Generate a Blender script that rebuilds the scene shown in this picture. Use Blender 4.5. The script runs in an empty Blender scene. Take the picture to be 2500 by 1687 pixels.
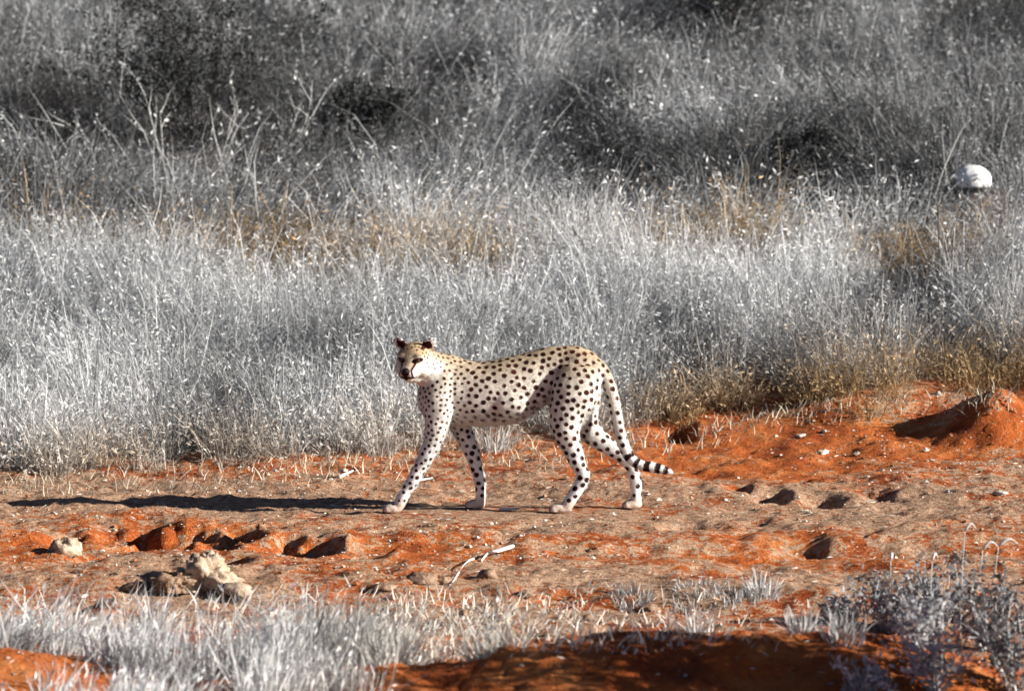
import bpy, bmesh, math, random
import numpy as np
from mathutils import Vector, Matrix, kdtree, noise as mnoise

random.seed(11)
rng = np.random.default_rng(11)
scene = bpy.context.scene
col = scene.collection
R = math.radians

# ------------------------------------------------------------------ camera
CAM_D, CAM_H, CAM_PITCH, LENS = 26.0, 3.192, 5.2, 184.6
PW, PH = 2500.0, 1687.0
FPX = PW * LENS / 36.0
cam_data = bpy.data.cameras.new('camera')
cam = bpy.data.objects.new('camera', cam_data)
col.objects.link(cam)
cam.location = (0, -CAM_D, CAM_H)
cam.rotation_euler = (R(90 - CAM_PITCH), 0, 0)
cam_data.lens = LENS
cam_data.sensor_width = 36
cam_data.clip_start = 0.5
cam_data.clip_end = 2000
cam_data.dof.use_dof = True
cam_data.dof.focus_distance = 26.15
cam_data.dof.aperture_fstop = 4.0
scene.camera = cam

# ------------------------------------------------------------------ sky, sun, exposure
SUN_EL, SUN_AZ = 21.5, 15.0        # degrees above the ground; degrees from +x towards the camera
world = bpy.data.worlds.new('World')
scene.world = world
world.use_nodes = True
wn = world.node_tree
wn.nodes.clear()
sky = wn.nodes.new('ShaderNodeTexSky')
sky.sky_type = 'NISHITA'
sky.sun_disc = False
sky.sun_elevation = R(SUN_EL)
sky.sun_rotation = R(90 + SUN_AZ)
sky.air_density = 0.3
sky.dust_density = 0.2
wbg = wn.nodes.new('ShaderNodeBackground')
wbg.inputs['Strength'].default_value = 0.05
wout = wn.nodes.new('ShaderNodeOutputWorld')
wn.links.new(sky.outputs[0], wbg.inputs[0])
wn.links.new(wbg.outputs[0], wout.inputs[0])
sun_data = bpy.data.lights.new('sun', 'SUN')
sun_data.energy = 5.0
sun_data.angle = R(0.5)
sun_data.color = (1.0, 0.95, 0.87)
sun = bpy.data.objects.new('sun', sun_data)
col.objects.link(sun)
ce, se = math.cos(R(SUN_EL)), math.sin(R(SUN_EL))
sdir = Vector((-ce * math.cos(R(SUN_AZ)), ce * math.sin(R(SUN_AZ)), -se))
sun.rotation_euler = sdir.to_track_quat('-Z', 'Y').to_euler()
sun.location = (20, -8, 12)
scene.view_settings.view_transform = 'Standard'
scene.view_settings.look = 'None'
scene.view_settings.gamma = 1.0
scene.view_settings.use_curve_mapping = False
scene.view_settings.exposure = 1.1
scene.cycles.max_bounces = 4
scene.cycles.diffuse_bounces = 1
scene.cycles.transmission_bounces = 2
scene.cycles.glossy_bounces = 2

# ------------------------------------------------------------------ helpers
def tag(o, label=None, cat=None, group=None, kind=None):
    if label: o['label'] = label
    if cat: o['category'] = cat
    if group: o['group'] = group
    if kind: o['kind'] = kind
    return o

def empty(name, loc):
    o = bpy.data.objects.new(name, None)
    col.objects.link(o)
    o.location = loc
    o.empty_display_size = 0.1
    return o

def link(name, me, mat=None, parent=None):
    o = bpy.data.objects.new(name, me)
    col.objects.link(o)
    if mat is not None and not me.materials:
        me.materials.append(mat)
    if parent is not None:
        o.parent = parent
        o.matrix_parent_inverse = Matrix.Translation(-Vector(parent.location))
    return o

def fast_mesh(name, verts, faces_flat, loop_tot, smooth=False):
    """verts Nx3, faces_flat flat loop vertex indices, loop_tot per-face corner count"""
    me = bpy.data.meshes.new(name)
    me.vertices.add(len(verts))
    me.vertices.foreach_set('co', np.ascontiguousarray(verts, dtype=np.float32).ravel())
    me.loops.add(len(faces_flat))
    me.loops.foreach_set('vertex_index', np.ascontiguousarray(faces_flat, dtype=np.int32))
    loop_tot = np.asarray(loop_tot, dtype=np.int32)
    me.polygons.add(len(loop_tot))
    st = np.zeros(len(loop_tot), dtype=np.int32)
    st[1:] = np.cumsum(loop_tot)[:-1]
    me.polygons.foreach_set('loop_start', st)
    try:
        me.polygons.foreach_set('loop_total', loop_tot)
    except Exception:
        pass
    me.polygons.foreach_set('use_smooth', np.full(len(loop_tot), smooth, dtype=bool))
    me.update(calc_edges=True)
    return me

def set_color(me, name, cols):
    a = me.attributes.new(name, 'FLOAT_COLOR', 'POINT')
    c = np.ones((len(me.vertices), 4), dtype=np.float32)
    c[:, :3] = cols
    a.data.foreach_set('color', c.ravel())

def set_float(me, name, vals):
    a = me.attributes.new(name, 'FLOAT', 'POINT')
    a.data.foreach_set('value', np.ascontiguousarray(vals, dtype=np.float32))

def nodes_of(name):
    m = bpy.data.materials.new(name)
    m.use_nodes = True
    nt = m.node_tree
    nt.nodes.clear()
    out = nt.nodes.new('ShaderNodeOutputMaterial')
    return m, nt, out

def N(nt, t, **kw):
    n = nt.nodes.new(t)
    for k, v in kw.items():
        if k in n.inputs:
            n.inputs[k].default_value = v
        else:
            setattr(n, k, v)
    return n

def ramp(nt, fac, stops, interp='LINEAR'):
    r = nt.nodes.new('ShaderNodeValToRGB')
    r.color_ramp.interpolation = interp
    e = r.color_ramp.elements
    e[0].position, e[0].color = stops[0][0], (*stops[0][1], 1)
    e[1].position, e[1].color = stops[-1][0], (*stops[-1][1], 1)
    for p, c in stops[1:-1]:
        x = e.new(p)
        x.color = (*c, 1)
    nt.links.new(fac, r.inputs[0])
    return r

def mixc(nt, fac, a, b, mode='MIX'):
    m = nt.nodes.new('ShaderNodeMix')
    m.data_type = 'RGBA'
    m.blend_type = mode
    for sock, v in ((m.inputs[0], fac), (m.inputs[6], a), (m.inputs[7], b)):
        if hasattr(v, 'is_linked') or isinstance(v, bpy.types.NodeSocket):
            nt.links.new(v, sock)
        elif isinstance(v, (int, float)):
            sock.default_value = v
        else:
            sock.default_value = (*v, 1)
    return m.outputs[2]

def noise_tex(nt, scale, detail=4, rough=0.55, vec=None, dist=0.0):
    n = nt.nodes.new('ShaderNodeTexNoise')
    n.inputs['Scale'].default_value = scale
    n.inputs['Detail'].default_value = detail
    n.inputs['Roughness'].default_value = rough
    n.inputs['Distortion'].default_value = dist
    if vec is not None:
        nt.links.new(vec, n.inputs['Vector'])
    return n.outputs[0]

# value noise on numpy arrays -----------------------------------------------------
_perm = rng.permutation(4096)
_val = rng.random(4096)
def _lat(ix, iy):
    return _val[_perm[(ix * 73 + _perm[(iy * 151) & 4095]) & 4095]]
def vnoise(x, y):
    x = np.asarray(x, float); y = np.asarray(y, float)
    ix = np.floor(x).astype(np.int64); iy = np.floor(y).astype(np.int64)
    fx = x - ix; fy = y - iy
    fx = fx * fx * (3 - 2 * fx); fy = fy * fy * (3 - 2 * fy)
    a = _lat(ix, iy) * (1 - fx) + _lat(ix + 1, iy) * fx
    b = _lat(ix, iy + 1) * (1 - fx) + _lat(ix + 1, iy + 1) * fx
    return (a * (1 - fy) + b * fy) * 2 - 1
def fbm(x, y, oct=4, gain=0.5):
    s = 0; a = 1
    for i in range(oct):
        s = s + a * vnoise(x * 2 ** i + 17.3 * i, y * 2 ** i - 9.1 * i)
        a *= gain
    return s
def sstep(a, b, x):
    t = np.clip((np.asarray(x, float) - a) / (b - a), 0, 1)
    return t * t * (3 - 2 * t)

# pixel of the photograph -> direction; distance always comes from what the thing touches
_cp, _sp = math.cos(R(CAM_PITCH)), math.sin(R(CAM_PITCH))
def ray(px, py):
    a = (px - PW / 2) / FPX; b = -(py - PH / 2) / FPX
    return Vector((a, _cp + b * _sp, -_sp + b * _cp))      # scaled so depth along axis = 1
CAM = Vector((0, -CAM_D, CAM_H))
def at_y(px, py, y):
    d = ray(px, py)
    return CAM + d * ((y + CAM_D) / d.y)

# ------------------------------------------------------------------ terrain
BUMPS = []      # (x, y, sx, sy, h, power)
def slope_z(x, y):
    y0 = 2.2 - 0.15 * np.tanh((x - 1.2) / 0.8)
    t = y - y0
    ramp_ = np.where(t > 0, t - 0.8 * (1 - np.exp(-np.maximum(t, 0) / 0.8)), 0.0)
    z = 0.16 * np.minimum(ramp_, 60) * (1.0 - 0.25 * sstep(25, 60, y))
    return z
def ground_base(x, y):
    x = np.asarray(x, float); y = np.asarray(y, float)
    z = slope_z(x, y)
    calm = np.exp(-((x + 0.0) / 1.0) ** 4 - (y / 0.35) ** 4)   # where the animal stands
    far = sstep(2, 5, y)
    z = z + (0.030 * fbm(x * 0.9, y * 0.7, 3)) * (1 - calm)
    z = z + far * 0.10 * fbm(x * 0.5 + 5, y * 0.5, 3)
    trod = 1 - far
    z = z + trod * (1 - 0.75 * calm) * (0.016 * fbm(x * 4.5, y * 3.6, 4, 0.74))
    # two wheel ruts that run along the track
    for yr, d in ((-1.35, 0.045), (-3.1, 0.04)):
        yy = y - yr - 0.12 * np.sin(x * 0.8 + yr)
        z = z - d * np.exp(-(yy / 0.22) ** 2) + 0.5 * d * np.exp(-((yy - 0.36) / 0.15) ** 2)
    return z
def ground_z(x, y):
    z = ground_base(x, y)
    lump = 1 + .55 * fbm(x * 7, y * 6, 3, .6)
    for (bx, by, sx, sy, h, p) in BUMPS:
        z = z + h * (lump if sx < .3 and abs(h) < .2 else 1 + .12 * (lump - 1)) * np.exp(-((np.abs(x - bx) / sx) ** p + (np.abs(y - by) / sy) ** p))
    return z
def gz(x, y):
    return float(ground_z(np.array([x]), np.array([y]))[0])
def on_ground(px, py, lift=0.0):
    """walk along the pixel's ray until it meets the ground (raised by lift)"""
    d = ray(px, py)
    ts = np.linspace(16, 90, 3000)
    X = CAM.x + d.x * ts; Y = CAM.y + d.y * ts; Z = CAM.z + d.z * ts
    below = Z < ground_z(X, Y) + lift
    i = int(np.argmax(below)) if below.any() else len(ts) - 1
    return Vector((X[i], Y[i], float(Z[i]) - lift))

def add_step(px, py, w, dep, h):
    """a scuffed hollow with a raised lip on its right"""
    p = on_ground(px, py)
    s = p.copy()
    if w >= .3:                                      # big ones are ragged groups of scrapes
        r_ = random.Random(int(px))
        for q in range(9):
            ww = w * r_.uniform(.22, .42); xx = s.x + r_.uniform(-.5, .42) * w; yy = s.y + r_.uniform(-.9, .9) * dep
            BUMPS.append((xx, yy, ww * .42, ww * .7, -h * r_.uniform(.25, .5), 2.4))
            BUMPS.append((xx + ww * .62, yy, ww * .3, ww * .6, h * r_.uniform(.1, .3), 2))
        h = h * .7
    BUMPS.append((s.x + w * 0.58, s.y, w * 0.36, dep, h * 0.26, 2))
    BUMPS.append((s.x - w * 0.02, s.y, w * 0.46, dep * 0.9, -h * 1.0, 2.6))
steps = [(345, 1292, .36, .36, .20), (532, 1288, .38, .36, .20), (735, 1348, .36, .34, .19), (250, 1345, .22, .2, .10), (560, 1350, .22, .22, .10), (160, 1300, .22, .2, .09),
         (400, 1335, .24, .2, .08), (900, 1350, .2, .2, .06), (640, 1300, .2, .2, .05),
         (1885, 1205, .20, .28, .11), (2010, 1225, .20, .22, .10), (1800, 1190, .14, .2, .06), (2150, 1200, .2, .2, .05),
         (1660, 1060, .16, .16, .10), (200, 1470, .22, .2, .07), (1240, 1290, .25, .15, .03), (1950, 1330, .3, .14, .03), (1700, 1290, .3, .15, .03)]
for s in steps:
    add_step(*s)
p = on_ground(2440, 1075); BUMPS.append((p.x, p.y + .1, .26, .3, .24, 2.2))
p = on_ground(2130, 1010); BUMPS.append((p.x, p.y, .5, .4, .07, 2))
BUMPS.append((1.05, -5.55, .85, .45, .21, 2.4)); BUMPS.append((.10, -5.95, .75, .42, .17, 2))     # berm at the near side of the track
STONE = on_ground(2376, 522, .05); BUMPS.append((STONE.x, STONE.y, .45, .5, .22, 2))
p = on_ground(60, 1640); BUMPS.append((p.x - .1, p.y - .2, .35, .4, .12, 2))
rk = np.random.default_rng(5)
for i in range(170):                                     # hoof and paw marks
    x, y = rk.uniform(-4, 4), rk.uniform(-6, 2.2)
    if abs(x) < .95 and abs(y) < .3: continue
    s = rk.uniform(.03, .07)
    BUMPS.append((x, y, s, s * 1.2, rk.choice([-1, -1, .8]) * rk.uniform(.008, .022), 2))

def axis(dense0, dense1, step, far0, far1, grow=1.16):
    a = list(np.arange(dense0, dense1 + 1e-6, step))
    s = step; v = a[-1]
    while v < far1:
        s = min(s * grow, 25); v += s; a.append(v)
    s = step; v = a[0]; pre = []
    while v > far0:
        s = min(s * grow, 25); v -= s; pre.append(v)
    return np.array(pre[::-1] + a)
gx = axis(-3.6, 3.6, 0.024, -160, 160)
gy = axis(-6.8, 3.6, 0.028, -60, 320, 1.07)
GX, GY = np.meshgrid(gx, gy)
GZ = ground_z(GX.ravel(), GY.ravel())
V = np.stack([GX.ravel(), GY.ravel(), GZ], 1)
nx, ny = len(gx), len(gy)
ii, jj = np.meshgrid(np.arange(nx - 1), np.arange(ny - 1))
b = (jj * nx + ii).ravel()
F = np.stack([b, b + 1, b + nx + 1, b + nx], 1).ravel()
ground_me = fast_mesh('ground', V, F, np.full(len(b), 4), True)
GZ2 = GZ.reshape(ny, nx)
def ground_z(x, y):                       # from here on: height of the finished sheet
    x = np.asarray(x, float); y = np.asarray(y, float)
    i = np.clip(np.searchsorted(gx, x) - 1, 0, nx - 2); j = np.clip(np.searchsorted(gy, y) - 1, 0, ny - 2)
    fx = (x - gx[i]) / (gx[i + 1] - gx[i]); fy = (y - gy[j]) / (gy[j + 1] - gy[j])
    return (GZ2[j, i] * (1 - fx) + GZ2[j, i + 1] * fx) * (1 - fy) + (GZ2[j + 1, i] * (1 - fx) + GZ2[j + 1, i + 1] * fx) * fy
# hard-trodden lanes carry a pale crust, loose sand lies between and at the borders
gyy = GY.ravel(); gxx = GX.ravel()
lane = .20 * np.exp(-((gyy - .75) / .75) ** 2) + .17 * np.exp(-((gyy + 2.45) / .55) ** 2) + .10 * np.exp(-((gyy + .3) / .6) ** 2) + .10 * np.exp(-((gyy + 3.6) / .5) ** 2) 
lane -= .25 * np.exp(-((gxx - 1.6) / .9) ** 2 - ((gyy - 3.0) / 1.1) ** 2) + .35 * sstep(-4.9, -5.3, gyy)
set_float(ground_me, 'crust', lane)

def ground_material():
    m, nt, out = nodes_of('red_sand')
    tc = nt.nodes.new('ShaderNodeTexCoord')
    mp = N(nt, 'ShaderNodeMapping'); mp.inputs['Scale'].default_value = (0.9, 1.0, 1.0)
    nt.links.new(tc.outputs['Object'], mp.inputs[0])
    v = mp.outputs[0]
    big = noise_tex(nt, 0.9, 5, 0.6, v, 0.4)
    mid = noise_tex(nt, 3.2, 6, 0.65, v, 0.6)
    fine = noise_tex(nt, 26, 5, 0.7, v)
    speck = noise_tex(nt, 75, 3, 0.7, v)
    sand = ramp(nt, mid, [(0.30, (0.27, 0.052, 0.014)), (0.48, (0.54, 0.135, 0.030)), (0.66, (0.64, 0.235, 0.075))]).outputs[0]
    crust = ramp(nt, fine, [(0.30, (0.25, 0.105, 0.052)), (0.60, (0.60, 0.385, 0.25))]).outputs[0]
    msum = N(nt, 'ShaderNodeMath', operation='MULTIPLY_ADD'); nt.links.new(mid, msum.inputs[0])
    msum.inputs[1].default_value = 0.8; nt.links.new(big, msum.inputs[2])
    madd = N(nt, 'ShaderNodeMath', operation='MULTIPLY_ADD'); nt.links.new(fine, madd.inputs[0])
    madd.inputs[1].default_value = 1.15; nt.links.new(msum.outputs[0], madd.inputs[2])
    pm = ramp(nt, madd.outputs[0], [(0.0, (0, 0, 0)), (0.48, (0, 0, 0)), (0.56, (1, 1, 1)), (1, (1, 1, 1))])
    # ramp input is about 0.9..1.5, bring to 0..1
    mr = N(nt, 'ShaderNodeMapRange'); mr.inputs['From Min'].default_value = 1.0; mr.inputs['From Max'].default_value = 2.0
    cr = N(nt, 'ShaderNodeAttribute', attribute_name='crust')
    mad2 = N(nt, 'ShaderNodeMath', operation='ADD'); nt.links.new(madd.outputs[0], mad2.inputs[0]); nt.links.new(cr.outputs['Fac'], mad2.inputs[1])
    nt.links.new(mad2.outputs[0], mr.inputs[0]); nt.links.new(mr.outputs[0], pm.inputs[0])
    c = mixc(nt, pm.outputs[0], sand, crust)
    litter = ramp(nt, fine, [(0.28, (0.35, 0.30, 0.28)), (0.46, (1, 1, 1))]).outputs[0]
    c = mixc(nt, 0.7, c, litter, 'MULTIPLY')
    grit = ramp(nt, speck, [(0.0, (0, 0, 0)), (0.66, (0, 0, 0)), (0.72, (1, 1, 1)), (1, (1, 1, 1))]).outputs[0]
    c = mixc(nt, grit, c, (0.62, 0.50, 0.40))
    th = N(nt, 'ShaderNodeAttribute', attribute_name='thatch')
    c = mixc(nt, th.outputs['Fac'], c, ramp(nt, fine, [(.3, (.05, .048, .045)), (.65, (.24, .22, .20))]).outputs[0])
    bs = N(nt, 'ShaderNodeBsdfPrincipled'); bs.inputs['Roughness'].default_value = 0.95
    bs.inputs['Specular IOR Level'].default_value = 0.15
    nt.links.new(c, bs.inputs['Base Color'])
    b1 = N(nt, 'ShaderNodeBump'); b1.inputs['Strength'].default_value = 1.0; b1.inputs['Distance'].default_value = 0.055
    nt.links.new(fine, b1.inputs['Height'])
    b2 = N(nt, 'ShaderNodeBump'); b2.inputs['Strength'].default_value = 0.8; b2.inputs['Distance'].default_value = 0.010
    nt.links.new(speck, b2.inputs['Height']); nt.links.new(b1.outputs[0], b2.inputs['Normal'])
    nt.links.new(b2.outputs[0], bs.inputs['Normal'])
    nt.links.new(bs.outputs[0], out.inputs[0])
    return m
ground = link('ground', ground_me, ground_material())
tag(ground, 'red sand track and rising sandy slope', 'ground', kind='structure')

# ------------------------------------------------------------------ plant materials and blades
def blade_material(name, trans=0.3):
    m, nt, out = nodes_of(name)
    at = N(nt, 'ShaderNodeAttribute', attribute_name='tint')
    d = N(nt, 'ShaderNodeBsdfPrincipled'); d.inputs['Roughness'].default_value = 0.6
    d.inputs['Specular IOR Level'].default_value = 0.25
    t = N(nt, 'ShaderNodeBsdfTranslucent')
    nt.links.new(at.outputs['Color'], d.inputs['Base Color']); nt.links.new(at.outputs['Color'], t.inputs['Color'])
    mx = N(nt, 'ShaderNodeMixShader'); mx.inputs[0].default_value = trans
    nt.links.new(d.outputs[0], mx.inputs[1]); nt.links.new(t.outputs[0], mx.inputs[2])
    nt.links.new(mx.outputs[0], out.inputs[0])
    return m
MAT_GRASS = blade_material('dry_grass', 0.28)

def noisy_material(name, c0, c1, scale=30, bump=0.01, rough=0.85):
    m, nt, out = nodes_of(name)
    tc = nt.nodes.new('ShaderNodeTexCoord')
    n1 = noise_tex(nt, scale, 5, 0.65, tc.outputs['Object'])
    c = ramp(nt, n1, [(0.32, c0), (0.68, c1)]).outputs[0]
    bs = N(nt, 'ShaderNodeBsdfPrincipled'); bs.inputs['Roughness'].default_value = rough
    bs.inputs['Specular IOR Level'].default_value = 0.2
    nt.links.new(c, bs.inputs['Base Color'])
    b1 = N(nt, 'ShaderNodeBump'); b1.inputs['Strength'].default_value = 0.9; b1.inputs['Distance'].default_value = bump
    nt.links.new(n1, b1.inputs['Height']); nt.links.new(b1.outputs[0], bs.inputs['Normal'])
    nt.links.new(bs.outputs[0], out.inputs[0])
    return m
MAT_CLOD = noisy_material('dry_clod', (0.30, 0.19, 0.12), (0.56, 0.45, 0.34), 22, 0.02)
MAT_EARTH = noisy_material('dark_earth_clod', (0.16, 0.09, 0.055), (0.36, 0.24, 0.16), 30, 0.02)
MAT_WHITE = noisy_material('white_stone', (0.74, 0.73, 0.71), (0.86, 0.86, 0.85), 14, 0.004, 0.7)
MAT_PALE = noisy_material('pale_stone', (0.36, 0.28, 0.22), (0.66, 0.60, 0.52), 40, 0.006)
MAT_STICK = noisy_material('bleached_stick', (0.58, 0.54, 0.48), (0.84, 0.81, 0.76), 60, 0.003)
MAT_DARKWOOD = noisy_material('dark_twig', (0.025, 0.022, 0.022), (0.075, 0.065, 0.06), 60, 0.003)
MAT_STALK = noisy_material('pale_stalk', (0.52, 0.52, 0.50), (0.74, 0.74, 0.72), 50, 0.002)

class Blades:
    """collects tapered curved blades as one mesh"""
    def __init__(s): s.V = []; s.F = []; s.T = []; s.C = []; s.n = 0
    def add(s, root, h, lean, width, colr, curl=0.5, segs=2):
        n = len(root)
        if n == 0: return
        root = np.asarray(root, float); h = np.asarray(h, float)
        lean = np.asarray(lean, float)
        az = rng.uniform(0, 2 * np.pi, n)
        wd = np.stack([np.cos(az), np.sin(az), np.zeros(n)], 1) * (np.asarray(width)[:, None] * 0.5)
        rows = []
        bow = rng.normal(0, .11, (n, 3)) * h[:, None]
        ts = np.linspace(0, 1, segs + 1)
        for t in ts:
            off = np.zeros((n, 3))
            off[:, :2] = lean * (h * (t * (1 - curl) + curl * t * t))[:, None]
            l2 = (lean ** 2).sum(1)
            off[:, 2] = h * (t - 0.30 * np.minimum(l2, 2.2) * t * t * 0.8)
            c = root + off + bow * math.sin(math.pi * t * .8)
            if t < 1:
                w = wd * (1 - 0.45 * t)
                rows.append(c - w); rows.append(c + w)
            else:
                rows.append(c)
        vp = len(rows)
        V = np.stack(rows, 1).reshape(-1, 3)
        base = s.n + np.arange(n)[:, None] * vp
        F = []; T = []
        quads = []
        for k in range(segs - 1):
            quads.append(np.concatenate([base + 2 * k, base + 2 * k + 1, base + 2 * k + 3, base + 2 * k + 2], 1))
        tri = np.concatenate([base + 2 * (segs - 1), base + 2 * (segs - 1) + 1, base + 2 * segs], 1)
        for q in quads:
            s.F.append(q.ravel()); s.T.append(np.full(n, 4))
        s.F.append(tri.ravel()); s.T.append(np.full(n, 3))
        s.V.append(V); s.C.append(np.repeat(np.asarray(colr, float), vp, 0)); s.n += n * vp
        tip = root.copy()
        tip[:, :2] += lean * h[:, None]
        tip[:, 2] += h * (1 - 0.24 * np.minimum((lean ** 2).sum(1), 2.2))
        return tip
    def flakes(s, pos, dirv, length, width, colr):
        """single pointed leaf or seed head, two triangles"""
        n = len(pos)
        if n == 0: return
        side = np.cross(dirv, rng.normal(size=(n, 3))); side /= np.linalg.norm(side, axis=1)[:, None] + 1e-9
        w = side * (np.asarray(width)[:, None] * .5); L = dirv * np.asarray(length)[:, None]
        V = np.stack([pos, pos + L * .45 + w, pos + L, pos + L * .45 - w], 1).reshape(-1, 3)
        base = s.n + np.arange(n)[:, None] * 4
        s.F.append(np.concatenate([base, base + 1, base + 2, base + 3], 1).ravel()); s.T.append(np.full(n, 4))
        s.V.append(V); s.C.append(np.repeat(np.asarray(colr, float), 4, 0)); s.n += n * 4
    def build(s, name, mat, parent=None):
        me = fast_mesh(name, np.concatenate(s.V), np.concatenate(s.F), np.concatenate(s.T))
        set_color(me, 'tint', np.concatenate(s.C))
        return link(name, me, mat, parent)

def tube_mesh(name, paths, sides=6):
    """paths: list of [(Vector, radius), ...] -> one mesh of tapered tubes"""
    V = []; F = []
    for path in paths:
        prev = None; n = len(path)
        for i, (p, r) in enumerate(path):
            d = (path[min(i + 1, n - 1)][0] - path[max(i - 1, 0)][0])
            if d.length < 1e-9: d = Vector((0, 0, 1))
            d.normalize()
            a = d.cross(Vector((.31, .87, .2))); a.normalize(); b2 = d.cross(a)
            ring = []
            for k in range(sides):
                t = 2 * math.pi * k / sides
                ring.append(len(V)); V.append(p + (a * math.cos(t) + b2 * math.sin(t)) * r)
            if prev:
                for k in range(sides):
                    F.append((prev[k], prev[(k + 1) % sides], ring[(k + 1) % sides], ring[k]))
            else:
                F.append(tuple(ring[::-1]))
            prev = ring
        F.append(tuple(prev))
    me = bpy.data.meshes.new(name)
    me.from_pydata([tuple(v) for v in V], [], F)
    me.update()
    for pl in me.polygons: pl.use_smooth = True
    return me

# ------------------------------------------------------------------ where the grass begins and how it is coloured
edge_px = [(-300, 1175), (0, 1168), (300, 1150), (600, 1128), (900, 1108), (1100, 1092), (1300, 1085), (1500, 1075), (1650, 1058),
           (1800, 1022), (1950, 995), (2100, 978), (2300, 962), (2500, 950), (2800, 945)]
E = np.array([[*(on_ground(x, y)[:2])] for x, y in edge_px])
def edge_y(x):
    return np.interp(x, E[:, 0], E[:, 1])

# dead grass litter covers the sand between the living tufts
set_float(ground_me, 'thatch', sstep(.15, .7, gyy - edge_y(gxx) + .25 * fbm(gxx * 3, gyy * 3, 2)) * .92)

def patches(lst, lift):
    out = []
    for px, py, rx, ry, s in lst:
        c = on_ground(px, py, lift)
        dist = (c - CAM).length
        m = dist / FPX
        out.append((c.x, c.y, rx * m, ry * m / 0.235, s))
    return out
def field(pts, x, y):
    f = np.zeros_like(x)
    for cx, cy, sx, sy, s in pts:
        f = f + s * np.exp(-((x - cx) / sx) ** 2 - ((y - cy) / sy) ** 2)
    return f
RECESS_SHADE = patches([(430, 270, 190, 70, 1.0), (490, 330, 110, 50, .9), (880, 300, 170, 60, .7), (1780, 85, 170, 45, .9), (1450, 385, 130, 40, .6),  # shade of the grass recesses, painted into the tuft colour
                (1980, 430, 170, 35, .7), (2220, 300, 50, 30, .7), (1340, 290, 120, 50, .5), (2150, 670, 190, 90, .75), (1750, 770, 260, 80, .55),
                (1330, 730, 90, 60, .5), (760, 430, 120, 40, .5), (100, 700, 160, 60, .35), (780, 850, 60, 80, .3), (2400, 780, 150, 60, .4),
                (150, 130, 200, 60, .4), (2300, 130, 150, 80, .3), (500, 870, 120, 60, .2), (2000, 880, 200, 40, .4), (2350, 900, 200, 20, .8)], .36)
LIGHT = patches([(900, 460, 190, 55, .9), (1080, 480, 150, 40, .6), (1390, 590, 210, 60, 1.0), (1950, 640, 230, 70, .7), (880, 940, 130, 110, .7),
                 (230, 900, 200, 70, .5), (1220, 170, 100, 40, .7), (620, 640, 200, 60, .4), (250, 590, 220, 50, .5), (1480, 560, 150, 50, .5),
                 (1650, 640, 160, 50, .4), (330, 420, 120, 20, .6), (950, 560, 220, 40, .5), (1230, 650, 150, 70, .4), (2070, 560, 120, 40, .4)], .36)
BROWN = patches([(500, 525, 150, 32, 1.2), (430, 520, 80, 25, .6), (690, 575, 110, 40, .9), (1050, 525, 60, 25, .8), (1180, 575, 110, 25, .7), (1330, 550, 60, 20, .7),
                 (1580, 560, 90, 25, .9), (1730, 540, 130, 32, 1.1), (2140, 515, 60, 30, .9), (2260, 560, 110, 30, 1.1), (2310, 590, 50, 30, .8), (900, 580, 120, 25, .5), (180, 500, 150, 18, .7)], .34)

def grass_tint(x, y, n):
    """colour of each tuft: pale bleached straw, grey living grass darkened for shaded recesses, ochre stubble"""
    d = field(RECESS_SHADE, x, y); l = field(LIGHT, x, y); bwn = field(BROWN, x, y)
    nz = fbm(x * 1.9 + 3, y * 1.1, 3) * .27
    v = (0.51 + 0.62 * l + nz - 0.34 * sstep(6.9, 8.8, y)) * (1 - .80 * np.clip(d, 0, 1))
    v = np.clip(v + rng.normal(0, .15, n), 0.035, 0.86)
    c = np.stack([v * .985, v * 1.0, v * 1.01], 1)
    eb = np.clip(1 - (y - edge_y(x)) / 0.75, 0, 1) * .85 + np.where(x > .7, np.clip(1 - (y - edge_y(x)) / 1.1, 0, 1) * .6, 0)
    bb = np.clip(np.clip(bwn * 2.1, 0, 1) + eb * .8, 0, 1)
    oc = np.stack([0.44 * np.ones(n), 0.29 * np.ones(n), 0.135 * np.ones(n)], 1) * np.clip(.65 + rng.normal(0, .18, n) + .4 * l, .3, 1.3)[:, None]
    return c * (1 - bb[:, None]) + oc * bb[:, None], d, l, bb

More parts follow.
